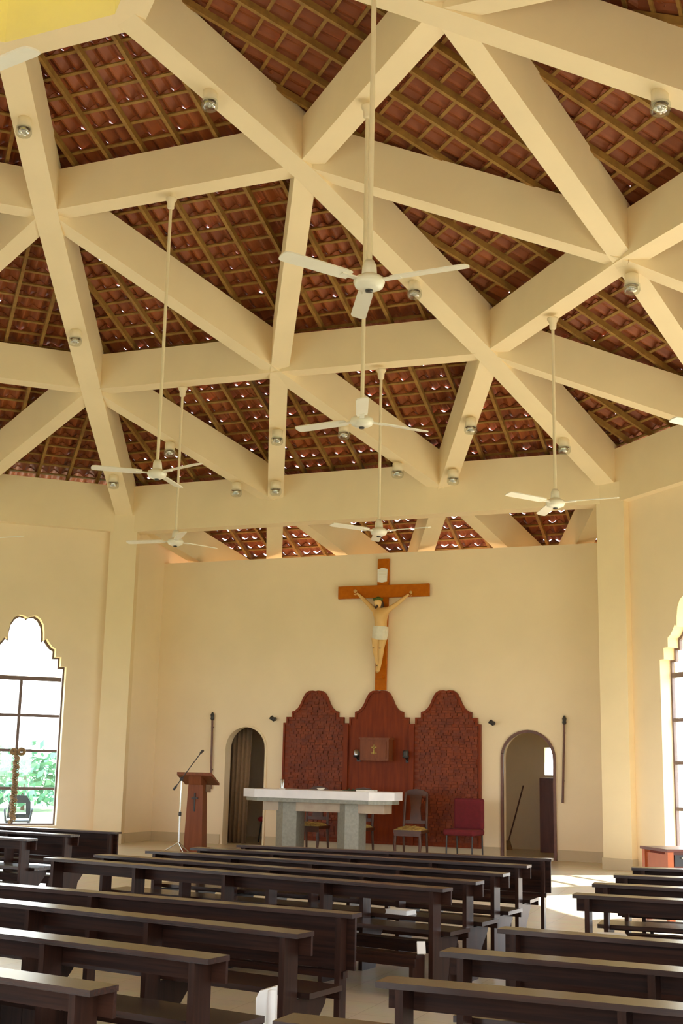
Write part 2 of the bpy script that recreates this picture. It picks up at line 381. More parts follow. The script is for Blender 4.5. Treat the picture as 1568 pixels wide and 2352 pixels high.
# ---- roof frame, rafters, battens and tiles under one ceiling object
ceil = empty('ceiling', (0, 0, 0), 0, 'octagonal roof of cream beams, brown rafters and red clay tiles', 'ceiling', kind='structure')
BW, BH = 0.30, 0.64
def beam(p, q, w_=BW, z0=0.0, z1=BH, ext=0.0):
    d = (q - p).normalized()
    MB().bar(p - d * ext, q + d * ext, w_, 0, up=(0, 0, 1), z0=z0, z1=z1).build('beam', 'beam_paint', ceil)
FAC = (-2, -1, 0, 1, 2, 3)
for a in range(-3, 5):
    # hip beams: slightly prouder than the rest
    for k in range(0, 3):
        beam(N(k, a, 0), N(k + 1, a, 0), 0.33, -0.03, BH, 0.05)
    beam(N(0, a, 0), N(0, a, 1), 0.34, -0.02, BH, 0.06)
    # eave ring beam
    p, q = corner(3, a), corner(3, a + 1)
    p = Vector((p.x, p.y, 5.78)); q = Vector((q.x, q.y, 5.78))
    MB().bar(p, q, 0.32, 0, up=(0, 0, 1), z0=0.0, z1=0.87).build('beam', 'beam_paint', ceil)
    if a in FAC:
        for k in (1, 2):
            for j in range(k): beam(N(k, a, j), N(k, a, j + 1), BW, 0.05)
        for j in range(1, 2): pass
        for k in (1, 2):
            for j in range(k + 1):
                if j > 0: beam(N(k, a, j), N(k + 1, a, j), BW - 0.02, 0.025)
                if j < k: beam(N(k, a, j), N(k + 1, a, j + 1), BW - 0.02, 0.025)
# roof beams running on over the sanctuary
for j in range(4):
    p = N(3, 0, j)
    beam(p, N(4, 0, j), BW, 0.0); beam(p, N(4, 0, j + 1), BW, 0.01)

TW, TP = 0.22, 0.285
def tile_mesh(gap, slit):
    L = TP + 0.035; th = 0.012; lift = 0.016 + gap
    xs = [-0.118, -0.088, -0.055, -0.036, -0.012, 0.012, 0.036, 0.055, 0.088, 0.118]
    prof = [(x, -0.036 * math.cos(2 * PI * x / TW)) for x in xs]
    v = []; n_ = len(prof)
    for (yy, zz) in ((0.0, 0.0), (L, lift)):
        sl = [(slit if (yy > 0 and abs(x) < 0.06) else 0.0) for x, z in prof]
        for (x, z), q in zip(prof, sl): v.append((x, yy, z + zz + q))
        for (x, z), q in zip(prof, sl): v.append((x, yy, z + zz + th + q))
    f = []
    for i in range(n_ - 1):
        f += [(i, i + 1, 2 * n_ + i + 1, 2 * n_ + i), (n_ + i, 3 * n_ + i, 3 * n_ + i + 1, n_ + i + 1), (i, n_ + i, n_ + i + 1, i + 1), (2 * n_ + i, 2 * n_ + i + 1, 3 * n_ + i + 1, 3 * n_ + i)]
    f += [(0, 2 * n_, 3 * n_, n_), (n_ - 1, 2 * n_ - 1, 4 * n_ - 1, 3 * n_ - 1)]
    return v, f
GAPS = [(0.001, 0), (0.002, 0), (0.004, 0), (0.006, 0.006), (0.004, 0.015), (0.004, 0.024), (0.004, 0.032)]
TM = []
for g in GAPS:
    v, f = tile_mesh(*g); me = bpy.data.meshes.new('tile'); me.from_pydata(v, [], f); me.update()
    for p in me.polygons: p.use_smooth = False
    me.materials.append(MAT['clay_tile']); TM.append((me, v, f))
tiles = []
def inframe(P):
    d = P - CAM; z = d.dot(fwd)
    if z < 1: return None
    x = 784 + FPX * d.dot(rgt) / z; y = 1176 - FPX * d.dot(upv) / z
    return (z, x, y) if (-20 < x < 1588 and -20 < y < 1300) else None
for a in (-1, 0, 1, 2):
    n, t = facet_frame(a); t = -t     # t points so that (t, downslope e) is used as local x, y
    for k in range(4):
        a0, z0 = RK[k] * C8, ZK[k]; a1, z1 = RK[k + 1] * C8, ZK[k + 1]
        if k == 3 and a != 0:
            fr = 1.35 / (a1 - a0); a1 = a0 + 1.35; z1 = z0 + (z1 - z0) * fr
        Ls = math.hypot(a1 - a0, z1 - z0); e = (n * (a1 - a0) + Vector((0, 0, z1 - z0))) / Ls
        nu = t.cross(e).normalized()
        if nu.z < 0: nu = -nu
        tx = e.cross(nu)  # local x so that x, e, nu is right handed
        O = n * a0 + Vector((0, 0, z0 + BH + 0.01))
        # rafters
        wmax = a1 * T8; i = -int(wmax / 0.55) - 1
        while i * 0.55 < wmax + 0.3:
            x = i * 0.55 + 0.14; i += 1
            s0 = max(0.0, (abs(x) / T8 - a0) / (a1 - a0) * Ls)
            if s0 < Ls - 0.15: MB().bar(O + tx * x + e * s0, O + tx * x + e * (Ls + 0.02), 0.05, 0, up=nu, z0=0.0, z1=0.085).build('rafter', 'roof_timber', ceil)
        rows = max(1, round(Ls / TP)); pit = Ls / rows
        for rI in range(rows):
            s = rI * pit; w_ = (a0 + (a1 - a0) * s / Ls) * T8
            MB().bar(O + e * (s + 0.02) - tx * (w_ + 0.02), O + e * (s + 0.02) + tx * (w_ + 0.02), 0.04, 0, up=nu, z0=0.085, z1=0.108).build('batten', 'roof_timber', ceil)
            m = int(((a0 + (a1 - a0) * (s + pit) / Ls) * T8 + 0.2) / TW)
            off = 0.0
            for c in range(-m, m + 1):
                x = c * TW
                rr = random.random()
                pl = ((0.02, 0.03 + 0.16 * (s / Ls) ** 2, 0.42, 0.55) if a == 0 else (0.01, 0.015, 0.05, 0.1))[k]
                g = random.choice((0, 1, 1, 2, 2, 3)) if rr > pl else random.choice((4, 5, 5, 6))
                P = O + tx * x + e * (s - 0.005) + nu * (0.108 + 0.037 + random.uniform(0, 0.003))
                ex = (e + tx * random.uniform(-0.012, 0.012)).normalized()
                xx = ex.cross(nu).normalized()
                tiles.append((P, Matrix((xx, ex, nu)).transposed(), g, pit / TP))
vis = []
for i, tl in enumerate(tiles):
    q = inframe(tl[0])
    if q: vis.append((q[0], i))
vis.sort(); single = set(i for _, i in vis[:300])
sv = []; sf = []; 
for i, (P, R3, g, sc) in enumerate(tiles):
    me, v, f = TM[g]
    if i in single:
        o = bpy.data.objects.new('tile', me); COL.objects.link(o); o.parent = ceil
        m4 = R3.to_4x4(); m4.translation = P; o.matrix_local = m4
    else:
        b0 = len(sv); sv += [tuple(R3 @ Vector(q) + P) for q in v]; sf += [tuple(q + b0 for q in ff) for ff in f]
me = bpy.data.meshes.new('tile_field'); me.from_pydata(sv, [], sf); me.update(); me.materials.append(MAT['clay_tile'])
o = bpy.data.objects.new('tile_field', me); COL.objects.link(o); o.parent = ceil; o['kind'] = 'stuff'
# roof planes out of view: plain tiled slabs
for a in (3, 4, 5, 6):
    for k in range(3):
        up_ = Vector((0, 0, BH + 0.1))
        aa = [corner(k, a), corner(k, a + 1), corner(k + 1, a + 1), corner(k + 1, a)]
        if k == 2:
            f13 = 13.4 / 12.0; dz = Vector((0, 0, -0.62))
            aa[2] = Vector((aa[2].x * f13, aa[2].y * f13, aa[2].z)) + dz; aa[3] = Vector((aa[3].x * f13, aa[3].y * f13, aa[3].z)) + dz
        MB().prism([p + up_ for p in aa], (0, 0, 0.06)).build('roof_plane', 'clay_tile', ceil)
# lantern of yellow sheets above the ring
for a in range(-3, 5):
    p, q = corner(0, a), corner(0, a + 1); z_ = Vector((0, 0, BH)); hh = Vector((0, 0, 1.5)); inn = Vector((p.x + q.x, p.y + q.y, 0)).normalized()
    MB().prism([p + z_, q + z_, q + z_ + hh, p + z_ + hh], inn * 0.02).build('lantern_sheet', 'yellow_sheet', ceil)
    ctr = Vector((0, 0, ZK[0] + BH + 1.5 + 0.7))
    MB().prism([p * 1.0 + z_ + hh, q * 1.0 + z_ + hh, ctr], (0, 0, 0.03)).build('lantern_sheet', 'yellow_sheet', ceil)

# ================================================================== THINGS
# ---- ceiling fans
def make_fan(xy, ztop, zf, ang, label, boxy=False, R=0.82):
    root = empty('ceiling_fan', (xy[0], xy[1], zf), 0, label, 'fan', 'white ceiling fans on long rods')
    h = ztop - zf
    MB().tube([(0, 0, 0.12), (0, 0, h - 0.02)], 0.021, 10).build('down_rod', 'rod_cream', root)
    MB().lathe([(0.0, h), (0.075, h), (0.075, h - 0.02), (0.05, h - 0.06), (0.045, h - 0.14), (0.022, h - 0.16), (0.0, h - 0.16)]).build('canopy', 'rod_cream', root)
    if boxy: MB().lathe([(0.0, 0.36), (0.075, 0.36), (0.08, 0.34), (0.085, 0.08), (0.0, 0.08)]).build('lower_cover', 'fan_white', root)
    else: MB().lathe([(0.0, 0.21), (0.035, 0.21), (0.055, 0.17), (0.062, 0.08), (0.0, 0.08)]).build('lower_cover', 'fan_white', root)
    mo = MB().lathe([(0.0, 0.09), (0.06, 0.09), (0.115, 0.06), (0.125, 0.03), (0.11, -0.01), (0.06, -0.035), (0.0, -0.035)], n=24).build('motor_housing', 'fan_white', root)
    MB().lathe([(0.0, -0.033), (0.03, -0.034), (0.028, -0.05), (0.0, -0.05)]).build('end_nut', 'dark_metal', mo)
    for k in range(3):
        al = math.radians(ang + 120 * k); d = Vector((math.cos(al), math.sin(al), 0)); s_ = Vector((-d.y, d.x, 0))
        tilt = Vector((0, 0, 1)) * math.sin(math.radians(11)); wd = s_ * math.cos(math.radians(11)) + tilt
        up_ = d.cross(wd)
        pts = []; 
        prof = [(0.19, 0.05), (0.26, 0.062), (R - 0.05, 0.066), (R - 0.012, 0.055), (R, 0.02)]
        lo = [d * x + wd * y for x, y in prof] + [d * x - wd * y for x, y in reversed(prof)]
        bl = MB().prism([p + Vector((0, 0, 0.035)) for p in lo], up_ * 0.012).build('blade', 'fan_white', root)
        MB().bar(d * 0.1 + Vector((0, 0, 0.035)), d * 0.27 + Vector((0, 0, 0.035)), 0.05, 0.012, up=(0, 0, 1)).build('blade_iron', 'fan_white', bl)
def mid(k, a, j):
    p = N(k, a, j).lerp(N(k, a, j + 1), 0.5); return p
fans = [((1, 2, 0), 5.30, -2, 'large ceiling fan hanging nearest, in front of the long diagonal beam', False, None),
        ((1, 1, 0), 5.16, 52, 'ceiling fan with one blade pointing at the viewer, right of the straight beam', False, None),
        ((1, 0, 0), 5.12, -20, 'ceiling fan on a long rod left of centre, below the glass lamps', False, None),
        ((2, 0, 0), 4.93, -52, 'ceiling fan hanging just under the eave beam at the left column', False, None),
        ((2, 0, 1), 4.92, -5, 'ceiling fan above and left of the crucifix top', False, None),
        ((2, 1, 0), 4.93, -3, 'ceiling fan hanging in front of the right column top', False, None),
        ((2, 1, 1), 5.05, -125, 'ceiling fan of which one blade tip enters at the right edge', False, None),
        ((2, -1, 1), 4.9, 0, 'ceiling fan of which one blade enters above the left window', False, None),
        ((1, 3, 0), 5.42, -10, 'ceiling fan of which one blade shows at the top left corner', False, (3.18, -3.31))]
for (k, a, j), zf_, an, lab, bx_, xy in fans:
    p = mid(k, a, j); make_fan(xy or (p.x, p.y), p.z - 0.01, zf_, an, lab, bx_)

# ---- glass jar lamps under the beams
LAMPS = [((1.316, 3.166, 9.389), 'on the hip beam near the yellow roof light'), ((-1.221, 3.008, 9.448), 'on the leftmost hip beam, topmost'),
         ((6.542, 2.719, 8.074), 'on the beam at the top right corner'), ((5.741, 5.773, 7.486), 'at the right beam crossing'),
         ((2.72, 6.50, 8.085), 'behind the nearest fan'), ((-2.798, 6.573, 8.07), 'on the left hip beam, halfway down'),
         ((0.60, 9.18, 6.965), 'behind the fan whose blade points at the viewer'), ((-0.575, 9.17, 6.964), 'on the straight centre beam, upper one'),
         ((2.682, 9.275, 6.902), 'on the slanting beam right of centre, upper one'), ((4.011, 9.812, 6.611), 'above the fan at the right column'),
         ((-4.12, 9.843, 6.613), 'on the left hip beam just above the column'), ((-2.635, 9.245, 6.94), 'beside the long-rod fan left of centre'),
         ((-1.93, 10.39, 6.44), 'on the left diagonal beam near the eave'), ((-1.177, 10.421, 6.417), 'on the straight centre beam, lower one'),
         ((1.15, 10.2, 6.52), 'on the diagonal beam above the crucifix'), ((2.025, 10.464, 6.402), 'on the slanting beam right of centre, lower one')]
def make_lamp(p, where):
    root = empty('beam_lamp', (p[0], p[1], p[2] - 0.0), 0, 'small glass jar lamp ' + where, 'lamp', 'glass jar lamps under the beams')
    MB().lathe([(0.0, 0.0), (0.06, 0.0), (0.085, -0.015), (0.085, -0.15), (0.078, -0.15), (0.078, -0.02), (0.0, -0.02)]).build('holder', 'rod_cream', root)
    MB().lathe([(0.08, -0.13), (0.098, -0.14), (0.102, -0.21), (0.085, -0.245), (0.05, -0.255), (0.0, -0.257)]).build('glass_bowl', 'clear_glass', root)
    MB().lathe([(0.0, -0.02), (0.03, -0.03), (0.045, -0.12), (0.07, -0.19), (0.062, -0.195), (0.0, -0.15)]).build('reflector', 'chrome', root)
    MB().lathe([(0.0, -0.14), (0.022, -0.15), (0.03, -0.185), (0.018, -0.212), (0.0, -0.216)], n=10).build('bulb', 'cloth_white', root)
for p, wh in LAMPS: make_lamp(p, wh)

# ---- pews
def make_pew(A, B, label, group, panel=False, hc=0.75, kin=0.12):
    A = Vector((A[0], A[1], 0)); B = Vector((B[0], B[1], 0)); L = (B - A).length; c = (A + B) / 2
    ang = math.atan2(B.y - A.y, B.x - A.x); z = fz(c.y)
    root = empty('kneeler_screen' if panel else 'pew', (c.x, c.y, z), ang, label, 'kneeler' if panel else 'pew', group)
    h = hc - z * 0.5; W = 'pew_wood'; WP = 'pew_post_wood'
    if panel:
        MB().box((0, 0, h - 0.0125), (L, 0.13, 0.025)).build('top_rail', 'pew_cap_wood', root)
        MB().box((0, 0.025, (h - 0.025 + 0.42) / 2), (L - 0.04, 0.022, h - 0.025 - 0.42)).build('front_panel', W, root)
        ns = 3
        for i in range(ns):
            x = -L / 2 + 0.09 + i * (L - 0.18) / (ns - 1)
            MB().box((x, -0.03, (h - 0.025) / 2), (0.035, 0.085, h - 0.025)).build('leg', WP, root)
        MB().box((0, -0.02, 0.40), (L - 0.12, 0.06, 0.04)).build('stretcher', W, root)
    else:
        MB().box((0, 0, h - 0.0125), (L, 0.165, 0.025)).build('top_rail', 'pew_cap_wood', root)
        MB().box((0, 0.07, h - 0.025 - 0.05), (L - 0.01, 0.018, 0.10)).build('rail_board', W, root)
        ns = 5
        for i in range(ns):
            x = -L / 2 + 0.10 + i * (L - 0.20) / (ns - 1)
            MB().box((x, -0.007, (h - 0.026) / 2), (0.034, 0.13, h - 0.026)).build('leg', WP, root)
            MB().prism([(x - 0.015, 0.05, 0.395), (x - 0.015, 0.36, 0.395), (x - 0.015, 0.34, 0.34), (x - 0.015, 0.20, 0.20), (x - 0.015, 0.16, 0.0), (x - 0.015, 0.05, 0.0)], (0.03, 0, 0)).build('bracket', WP, root)
        MB().box((0, 0.24, 0.42), (L - 0.03, 0.33, 0.03)).build('seat_plank', 'pew_cap_wood', root)
        MB().box((0, 0.40, 0.385), (L - 0.05, 0.02, 0.05)).build('seat_apron', W, root)
    # kneeling board behind
    if not panel:
        yk = -0.20
        MB().box((0, yk, 0.288), (L - 2 * kin, 0.12, 0.024)).build('kneeling_board', W, root)
        MB().box((0, yk - 0.05, 0.245), (L - 2 * kin - 0.02, 0.018, 0.06)).build('kneeling_fascia', W, root)
        for i in range(3):
            x = -L / 2 + kin + 0.05 + i * (L - 2 * kin - 0.1) / 2
            MB().box((x, yk + 0.05, 0.138), (0.03, 0.18, 0.276)).build('kneeling_block', WP, root)
    return root
def ext(A, ang, L):  # endpoint reached from A
    return (A[0] + L * math.cos(math.radians(ang)), A[1] + L * math.sin(math.radians(ang)))
G1 = 'long pews of the middle block'; G2 = 'near pews at the lower left'; G3 = 'far left pews'; G4 = 'far right pews'; G5 = 'near pews at the lower right'; GK = 'panelled kneeler screens in front of the pews'
make_pew((1.742, 3.777), (5.098, 4.0), 'dark panelled kneeler screen at the front of the middle block, nearest the altar', GK, True)
make_pew((1.573, 3.097), (5.11, 3.024), 'first dark pew behind the front kneeler screen, middle block', G1)
make_pew((1.459, 2.427), (5.17, 2.01), 'second dark pew from the front, middle block', G1)
make_pew((1.362, 1.678), (5.184, 1.168), 'third dark pew from the front, middle block', G1)
make_pew((1.228, 1.095), (5.141, 0.48), 'last dark pew of the middle block, with loose books by its end', G1)
make_pew(ext((5.156, -1.338), 175.0, 3.9), (5.156, -1.338), 'dark panelled kneeler screen starting the near left block', GK, True)
make_pew(ext((5.242, -2.279), 171.0, 3.9), (5.242, -2.279), 'dark pew with white papers tucked by its leg', G2, kin=0.34)
make_pew(ext((5.243, -3.244), 171.4, 3.9), (5.243, -3.244), 'second nearest dark pew at the lower left', G2)
make_pew(ext((5.223, -4.15), 171.0, 3.9), (5.223, -4.15), 'nearest dark pew at the bottom left corner', G2)
make_pew(ext((-0.474, 4.886), 177.0, 3.7), (-0.474, 4.886), 'dark panelled kneeler screen under the left window', GK, True)
make_pew(ext((-0.516, 4.03), 175.0, 3.7), (-0.516, 4.03), 'dark pew behind the left kneeler screen', G3)
make_pew(ext((-0.443, 3.12), 174.0, 3.7), (-0.443, 3.12), 'second dark pew of the far left block, with bright cap end', G3)
make_pew((5.965, 3.441), ext((5.965, 3.441), 8, 3.4), 'farthest dark pew of the right block, beside the desk', G4)
make_pew((5.976, 2.506), ext((5.976, 2.506), 6, 3.5), 'second farthest dark pew of the right block', G4)
make_pew((5.985, 1.568), ext((5.985, 1.568), 4, 3.6), 'third dark pew of the right block', G4)
make_pew((6.031, 0.65), ext((6.031, 0.65), 2, 3.7), 'fourth dark pew of the right block, seat and legs showing', G4)
make_pew((6.083, -1.504), ext((6.083, -1.504), -3.5, 3.8), 'dark panelled kneeler screen starting the near right block', GK, True)
make_pew((6.068, -2.467), ext((6.068, -2.467), -1.8, 3.8), 'dark pew behind the near right kneeler screen', G5)
make_pew((6.097, -3.407), ext((6.097, -3.407), -0.5, 3.8), 'nearest whole dark pew at the lower right', G5)
make_pew((6.072, -4.327), ext((6.072, -4.327), -1.5, 3.8), 'dark pew just entering along the bottom edge', G5)

# books and papers on pews
def book(loc, rz, dims, label, mat_='paper_white', tilt=0.0):
    r = empty('book', loc, rz, label, 'book'); x, y, z = dims
    mt = Matrix.Rotation(tilt, 3, 'X')
    MB().box((0, 0, z / 2), (x * 0.96, y * 0.96, z * 0.8), None).build('pages', 'paper_white', r)
    MB().box((0, 0, z * 0.95), (x, y, z * 0.1)).build('cover', mat_, r); MB().box((0, 0, z * 0.05), (x, y, z * 0.1)).build('cover', mat_, r)
    r.rotation_euler = (tilt, 0, rz); return r
book((4.44, 1.43, 0.4355), -0.25, (0.21, 0.15, 0.035), 'white open book lying on the seat of the third middle pew')
book((5.0, 0.30, 0.345), 0.5, (0.06, 0.085, 0.02), 'small white booklet on the kneeling board at the end of the last middle pew', 'paper_white', 1.25)
book((6.25, 0.88, 0.4355), 0.3, (0.2, 0.14, 0.03), 'folded white leaflet on the seat of the fourth right pew')
# papers at the near pew
r = empty('paper_roll', (5.125, -2.47, 0.0), 0.3, 'white and yellow folded papers standing against the pew leg', 'papers')
MB().prism([(-0.05, 0, 0.0), (0.045, 0.01, 0.0), (0.04, 0.015, 0.50), (-0.045, 0.0, 0.475), (-0.062, -0.005, 0.44)], (0.0, 0.04, 0.0)).build('white_paper', 'paper_white', r)
MB().prism([(-0.07, -0.03, 0.0), (-0.03, -0.03, 0.0), (-0.035, -0.025, 0.34), (-0.072, -0.03, 0.32)], (0, 0.025, 0)).build('yellow_paper', 'paper_yellow', r)
MB().lathe([(0.0, 0.49), (0.02, 0.485), (0.022, 0.33), (0.018, 0.0), (0.0, 0.0)], (0.022, -0.02, 0), 12).build('rolled_sheet', 'paper_white', r)

# ---- reredos
RX = [-1.082, 0.150, 1.385]; HWD = 0.6165
prof = [(0.0, 2.90), (0.05, 2.912), (0.13, 2.905), (0.195, 2.862), (0.245, 2.775), (0.285, 2.68), (0.335, 2.60), (0.40, 2.55), (0.455, 2.535), (0.455, 2.44), (0.56, 2.44), (0.56, 2.335), (HWD, 2.335), (HWD, 0.285)]
rer = empty('reredos', (0.15, YW, 0.285), 0, 'red-brown wooden reredos of three ogee-topped panels behind the altar', 'reredos')
def rp(x, z, y=0.0): return Vector((x - 0.15, y, z - 0.285))
for i, cx in enumerate(RX):
    pts = [(cx + x, z) for x, z in prof] + [(cx - x, z) for x, z in reversed(prof) if x > 0.001]
    pn = MB().prism([rp(x, z, -0.005) for x, z in pts], (0, -0.05, 0)).build('panel', 'panel_wood', rer)
    # edge frame
    inn = [(cx + max(0, x - 0.035) * 1.0, z - 0.03 if z > 0.5 else z + 0.04) for x, z in prof] + [(cx - max(0, x - 0.035), z - 0.03 if z > 0.5 else z + 0.04) for x, z in reversed(prof) if x > 0.06]
    MB().prism([rp(x, z, -0.055) for x, z in pts], (0, -0.02, 0), [[rp(x, z, -0.055) for x, z in inn]]).build('panel_border', 'panel_wood', pn)
    if i != 1:
        mb = MB(); rowh = 0.048; z = 0.36
        def wid(z_):
            best = 0
            for (x1, z1), (x2, z2) in zip(prof[:-1], prof[1:]):
                if min(z1, z2) <= z_ <= max(z1, z2):
                    tt = 0 if abs(z2 - z1) < 1e-6 else (z_ - z1) / (z2 - z1); best = max(best, x1 + (x2 - x1) * tt)
            return best
        rw = 0
        while z < 2.86:
            w_ = wid(z + rowh) - 0.05; x = -w_ + (0.06 if rw % 2 else 0)
            while x < w_ - 0.04:
                l = min(random.uniform(0.08, 0.14), w_ - x); dpt = random.uniform(0.008, 0.026)
                q = rp(cx + x + l / 2, z + rowh / 2, -0.055 - dpt / 2)
                mb.box(q, (l - 0.008, dpt, rowh - 0.008), Matrix.Rotation(random.uniform(-0.12, 0.12), 3, 'X')); x += l
            z += rowh; rw += 1
        b_ = mb.build('carved_brick_facing', 'carved_brick', pn); b_['kind'] = 'stuff'
for x in (-0.466, 0.7675): MB().box(rp(x, 1.31, -0.075), (0.09, 0.05, 2.05)).build('stile', 'panel_wood', rer)
# tabernacle
tb = empty('tabernacle', (0.16, YW - 0.078, 1.69), 0, 'carved wooden tabernacle box on the middle reredos panel', 'tabernacle')
MB().box((0, -0.11, 0.185), (0.53, 0.22, 0.37)).build('box_body', 'lectern_wood', tb)
dr = MB().box((0, -0.228, 0.185), (0.44, 0.02, 0.29)).build('tabernacle_door', 'lectern_wood', tb)
MB().box((0, -0.242, 0.19), (0.02, 0.012, 0.16)).box((0, -0.242, 0.225), (0.10, 0.012, 0.02)).box((-0.03, -0.241, 0.13), (0.04, 0.01, 0.015)).box((0.035, -0.241, 0.13), (0.04, 0.01, 0.015)).build('brass_emblem', 'yellow_cushion', dr)
MB().box((0, -0.115, 0.38), (0.57, 0.25, 0.03)).build('cornice', 'lectern_wood', tb)
# sanctuary lamps beside the tabernacle
def sconce(x, z, label, glassy):
    r = empty('wall_sconce', (x, YW - 0.056, z), 0, label, 'lamp')
    MB().box((0, -0.015, -0.05), (0.07, 0.03, 0.16)).build('back_plate', 'dark_metal', r)
    MB().bar((0, -0.03, -0.09), (0, -0.13, -0.05), 0.025, 0.02).build('arm', 'dark_metal', r)
    MB().lathe([(0.0, -0.06), (0.05, -0.055), (0.06, -0.02), (0.055, -0.02), (0.0, -0.05)], (0, -0.13, 0)).build('cup', 'dark_metal', r)
    MB().lathe([(0.048, -0.05), (0.052, 0.05), (0.045, 0.075), (0.04, 0.075), (0.044, -0.05)], (0, -0.13, 0)).build('lamp_glass', 'clear_glass' if glassy else 'dark_metal', r)
sconce(-0.215, 1.80, 'small glass sanctuary lamp left of the tabernacle', True)
sconce(0.70, 1.80, 'small dark sconce right of the tabernacle', False)

# ---- crucifix
YC = YW - 0.06
cru = empty('crucifix', (0.175, YW, 2.93), 0, 'large wooden crucifix with painted figure on the back wall', 'crucifix')
def cp(x, y, z): return Vector((x - 0.175, y, z - 2.93))
tl_ = 0.0
MB().prism([cp(0.065, -0.01, 2.918), cp(0.265, -0.01, 2.918), cp(0.30, -0.01, 5.265), cp(0.085, -0.01, 5.265)], (0, -0.06, 0)).build('upright', 'cross_wood', cru)
MB().prism([cp(-0.67, -0.03, 4.56), cp(1.065, -0.03, 4.56), cp(1.065, -0.03, 4.785), cp(-0.67, -0.03, 4.785)], (0, -0.06, 0)).build('crossbar', 'cross_wood', cru)
plq = MB().prism([cp(0.09, -0.071, 4.85), cp(0.175, -0.071, 4.835), cp(0.27, -0.071, 4.85), cp(0.278, -0.071, 5.075), cp(0.18, -0.071, 5.10), cp(0.09, -0.071, 5.07)], (0, -0.015, 0)).build('title_scroll', 'paper_white', cru)
for i in range(3): MB().box(cp(0.183, -0.088, 5.03 - i * 0.05), (0.12, 0.004, 0.012)).build('faint_lettering', 'cloth_white', plq)
MB().box(cp(0.165, -0.10, 3.14), (0.12, 0.07, 0.05)).build('foot_block', 'cross_wood', cru)
# figure
def skin_body(name, verts, edges, radii, material, parent, root=0, sub=2):
    me = bpy.data.meshes.new(name); bm = bmesh.new(); lay = bm.verts.layers.skin.verify()
    vv = [bm.verts.new(p) for p in verts]
    for i, j in edges: bm.edges.new((vv[i], vv[j]))
    for i, q in enumerate(vv):
        rr = radii[i]; q[lay].radius = rr if isinstance(rr, tuple) else (rr, rr); q[lay].use_root = (i == root)
    bm.to_mesh(me); bm.free(); me.materials.append(MAT[material])
    o = bpy.data.objects.new(name, me); COL.objects.link(o); o.parent = parent
    sk = o.modifiers.new('skin', 'SKIN'); sk.use_smooth_shade = True; sk.branch_smoothing = 0.3
    ss = o.modifiers.new('sub', 'SUBSURF'); ss.levels = sub; ss.render_levels = sub
    return o
V = []; E = []; Rr = []
def vx(x, y, z, r): V.append(cp(x, y, z)); Rr.append(r); return len(V) - 1
def ed(*ids):
    for i, j in zip(ids[:-1], ids[1:]): E.append((i, j))
pel = vx(0.195, -0.17, 3.92, (0.095, 0.075)); wai = vx(0.20, -0.17, 4.06, (0.108, 0.09)); che = vx(0.20, -0.185, 4.20, (0.125, 0.105)); col_ = vx(0.195, -0.18, 4.295, (0.10, 0.08))
nek = vx(0.175, -0.20, 4.36, 0.038); hd1 = vx(0.165, -0.225, 4.42, (0.052, 0.056)); hd2 = vx(0.160, -0.232, 4.475, (0.058, 0.062)); hd3 = vx(0.158, -0.228, 4.515, 0.045)
ed(pel, wai, che, col_, nek, hd1, hd2, hd3)
for sx, S, El, Wr in ((-1, (0.085, -0.16, 4.315), (-0.09, -0.135, 4.475), (-0.255, -0.125, 4.625)), (1, (0.315, -0.16, 4.315), (0.50, -0.135, 4.44), (0.675, -0.125, 4.575))):
    s_ = vx(*S, 0.05); e1 = vx(*[S[i] * .5 + El[i] * .5 for i in range(3)], 0.038); e_ = vx(*El, 0.032); f1 = vx(*[El[i] * .65 + Wr[i] * .35 for i in range(3)], 0.031); w_ = vx(*Wr, 0.02)
    d = Vector([Wr[i] - El[i] for i in range(3)]).normalized(); q = Vector((-d.z, 0, d.x)) * sx
    pm = vx(*[Wr[i] + d[i] * 0.05 for i in range(3)], (0.03, 0.016))
    ed(col_, s_, e1, e_, f1, w_, pm)
for x_, kn, an, ty in ((-1, (0.135, -0.265, 3.66), (0.145, -0.15, 3.36), (0.15, -0.20, 3.215)), (1, (0.245, -0.255, 3.665), (0.185, -0.16, 3.37), (0.17, -0.215, 3.225))):
    hp = vx(0.195 + x_ * 0.055, -0.175, 3.87, 0.072); th_ = vx(*[(0.195 + x_ * 0.06) * .5 + kn[0] * .5, -0.225, 3.77], 0.066); k_ = vx(*kn, 0.047)
    cf = vx(*[kn[i] * .68 + an[i] * .32 for i in range(3)], 0.046); a_ = vx(*an, 0.027); ft = vx(*[an[i] * .45 + ty[i] * .55 for i in range(3)], 0.028); t_ = vx(*ty, (0.03, 0.018))
    ed(pel, hp, th_, k_, cf, a_, ft, t_)
Rr = [tuple(q * 1.28 for q in r_) if isinstance(r_, tuple) else r_ * 1.25 for r_ in Rr]
fig = skin_body('figure', V, E, Rr, 'skin_paint', cru, pel)
# fingers
for sx, El, Wr in ((-1, (-0.09, -0.135, 4.475), (-0.255, -0.125, 4.625)), (1, (0.50, -0.135, 4.44), (0.675, -0.125, 4.575))):
    d = Vector([Wr[i] - El[i] for i in range(3)]).normalized(); q = Vector((-d.z, 0, d.x)); W0 = cp(*Wr)
    mb = MB()
    for i, (off, ln) in enumerate(((-0.022, 0.05), (-0.008, 0.062), (0.007, 0.058), (0.021, 0.044))):
        a_ = W0 + d * 0.065 + q * off; mb.tube([a_, a_ + d * ln * 0.5 + Vector((0, -0.008, 0)), a_ + d * ln * 0.8 + Vector((0, -0.028, 0))], [0.009, 0.0085, 0.006], 6)
    a_ = W0 + d * 0.03 + q * (-0.025 * sx); mb.tube([a_, a_ + d * 0.02 + q * (-0.025 * sx), a_ + d * 0.045 + q * (-0.032 * sx) + Vector((0, -0.012, 0))], [0.01, 0.009, 0.006], 6)
    mb.build('fingers', 'skin_paint', fig)
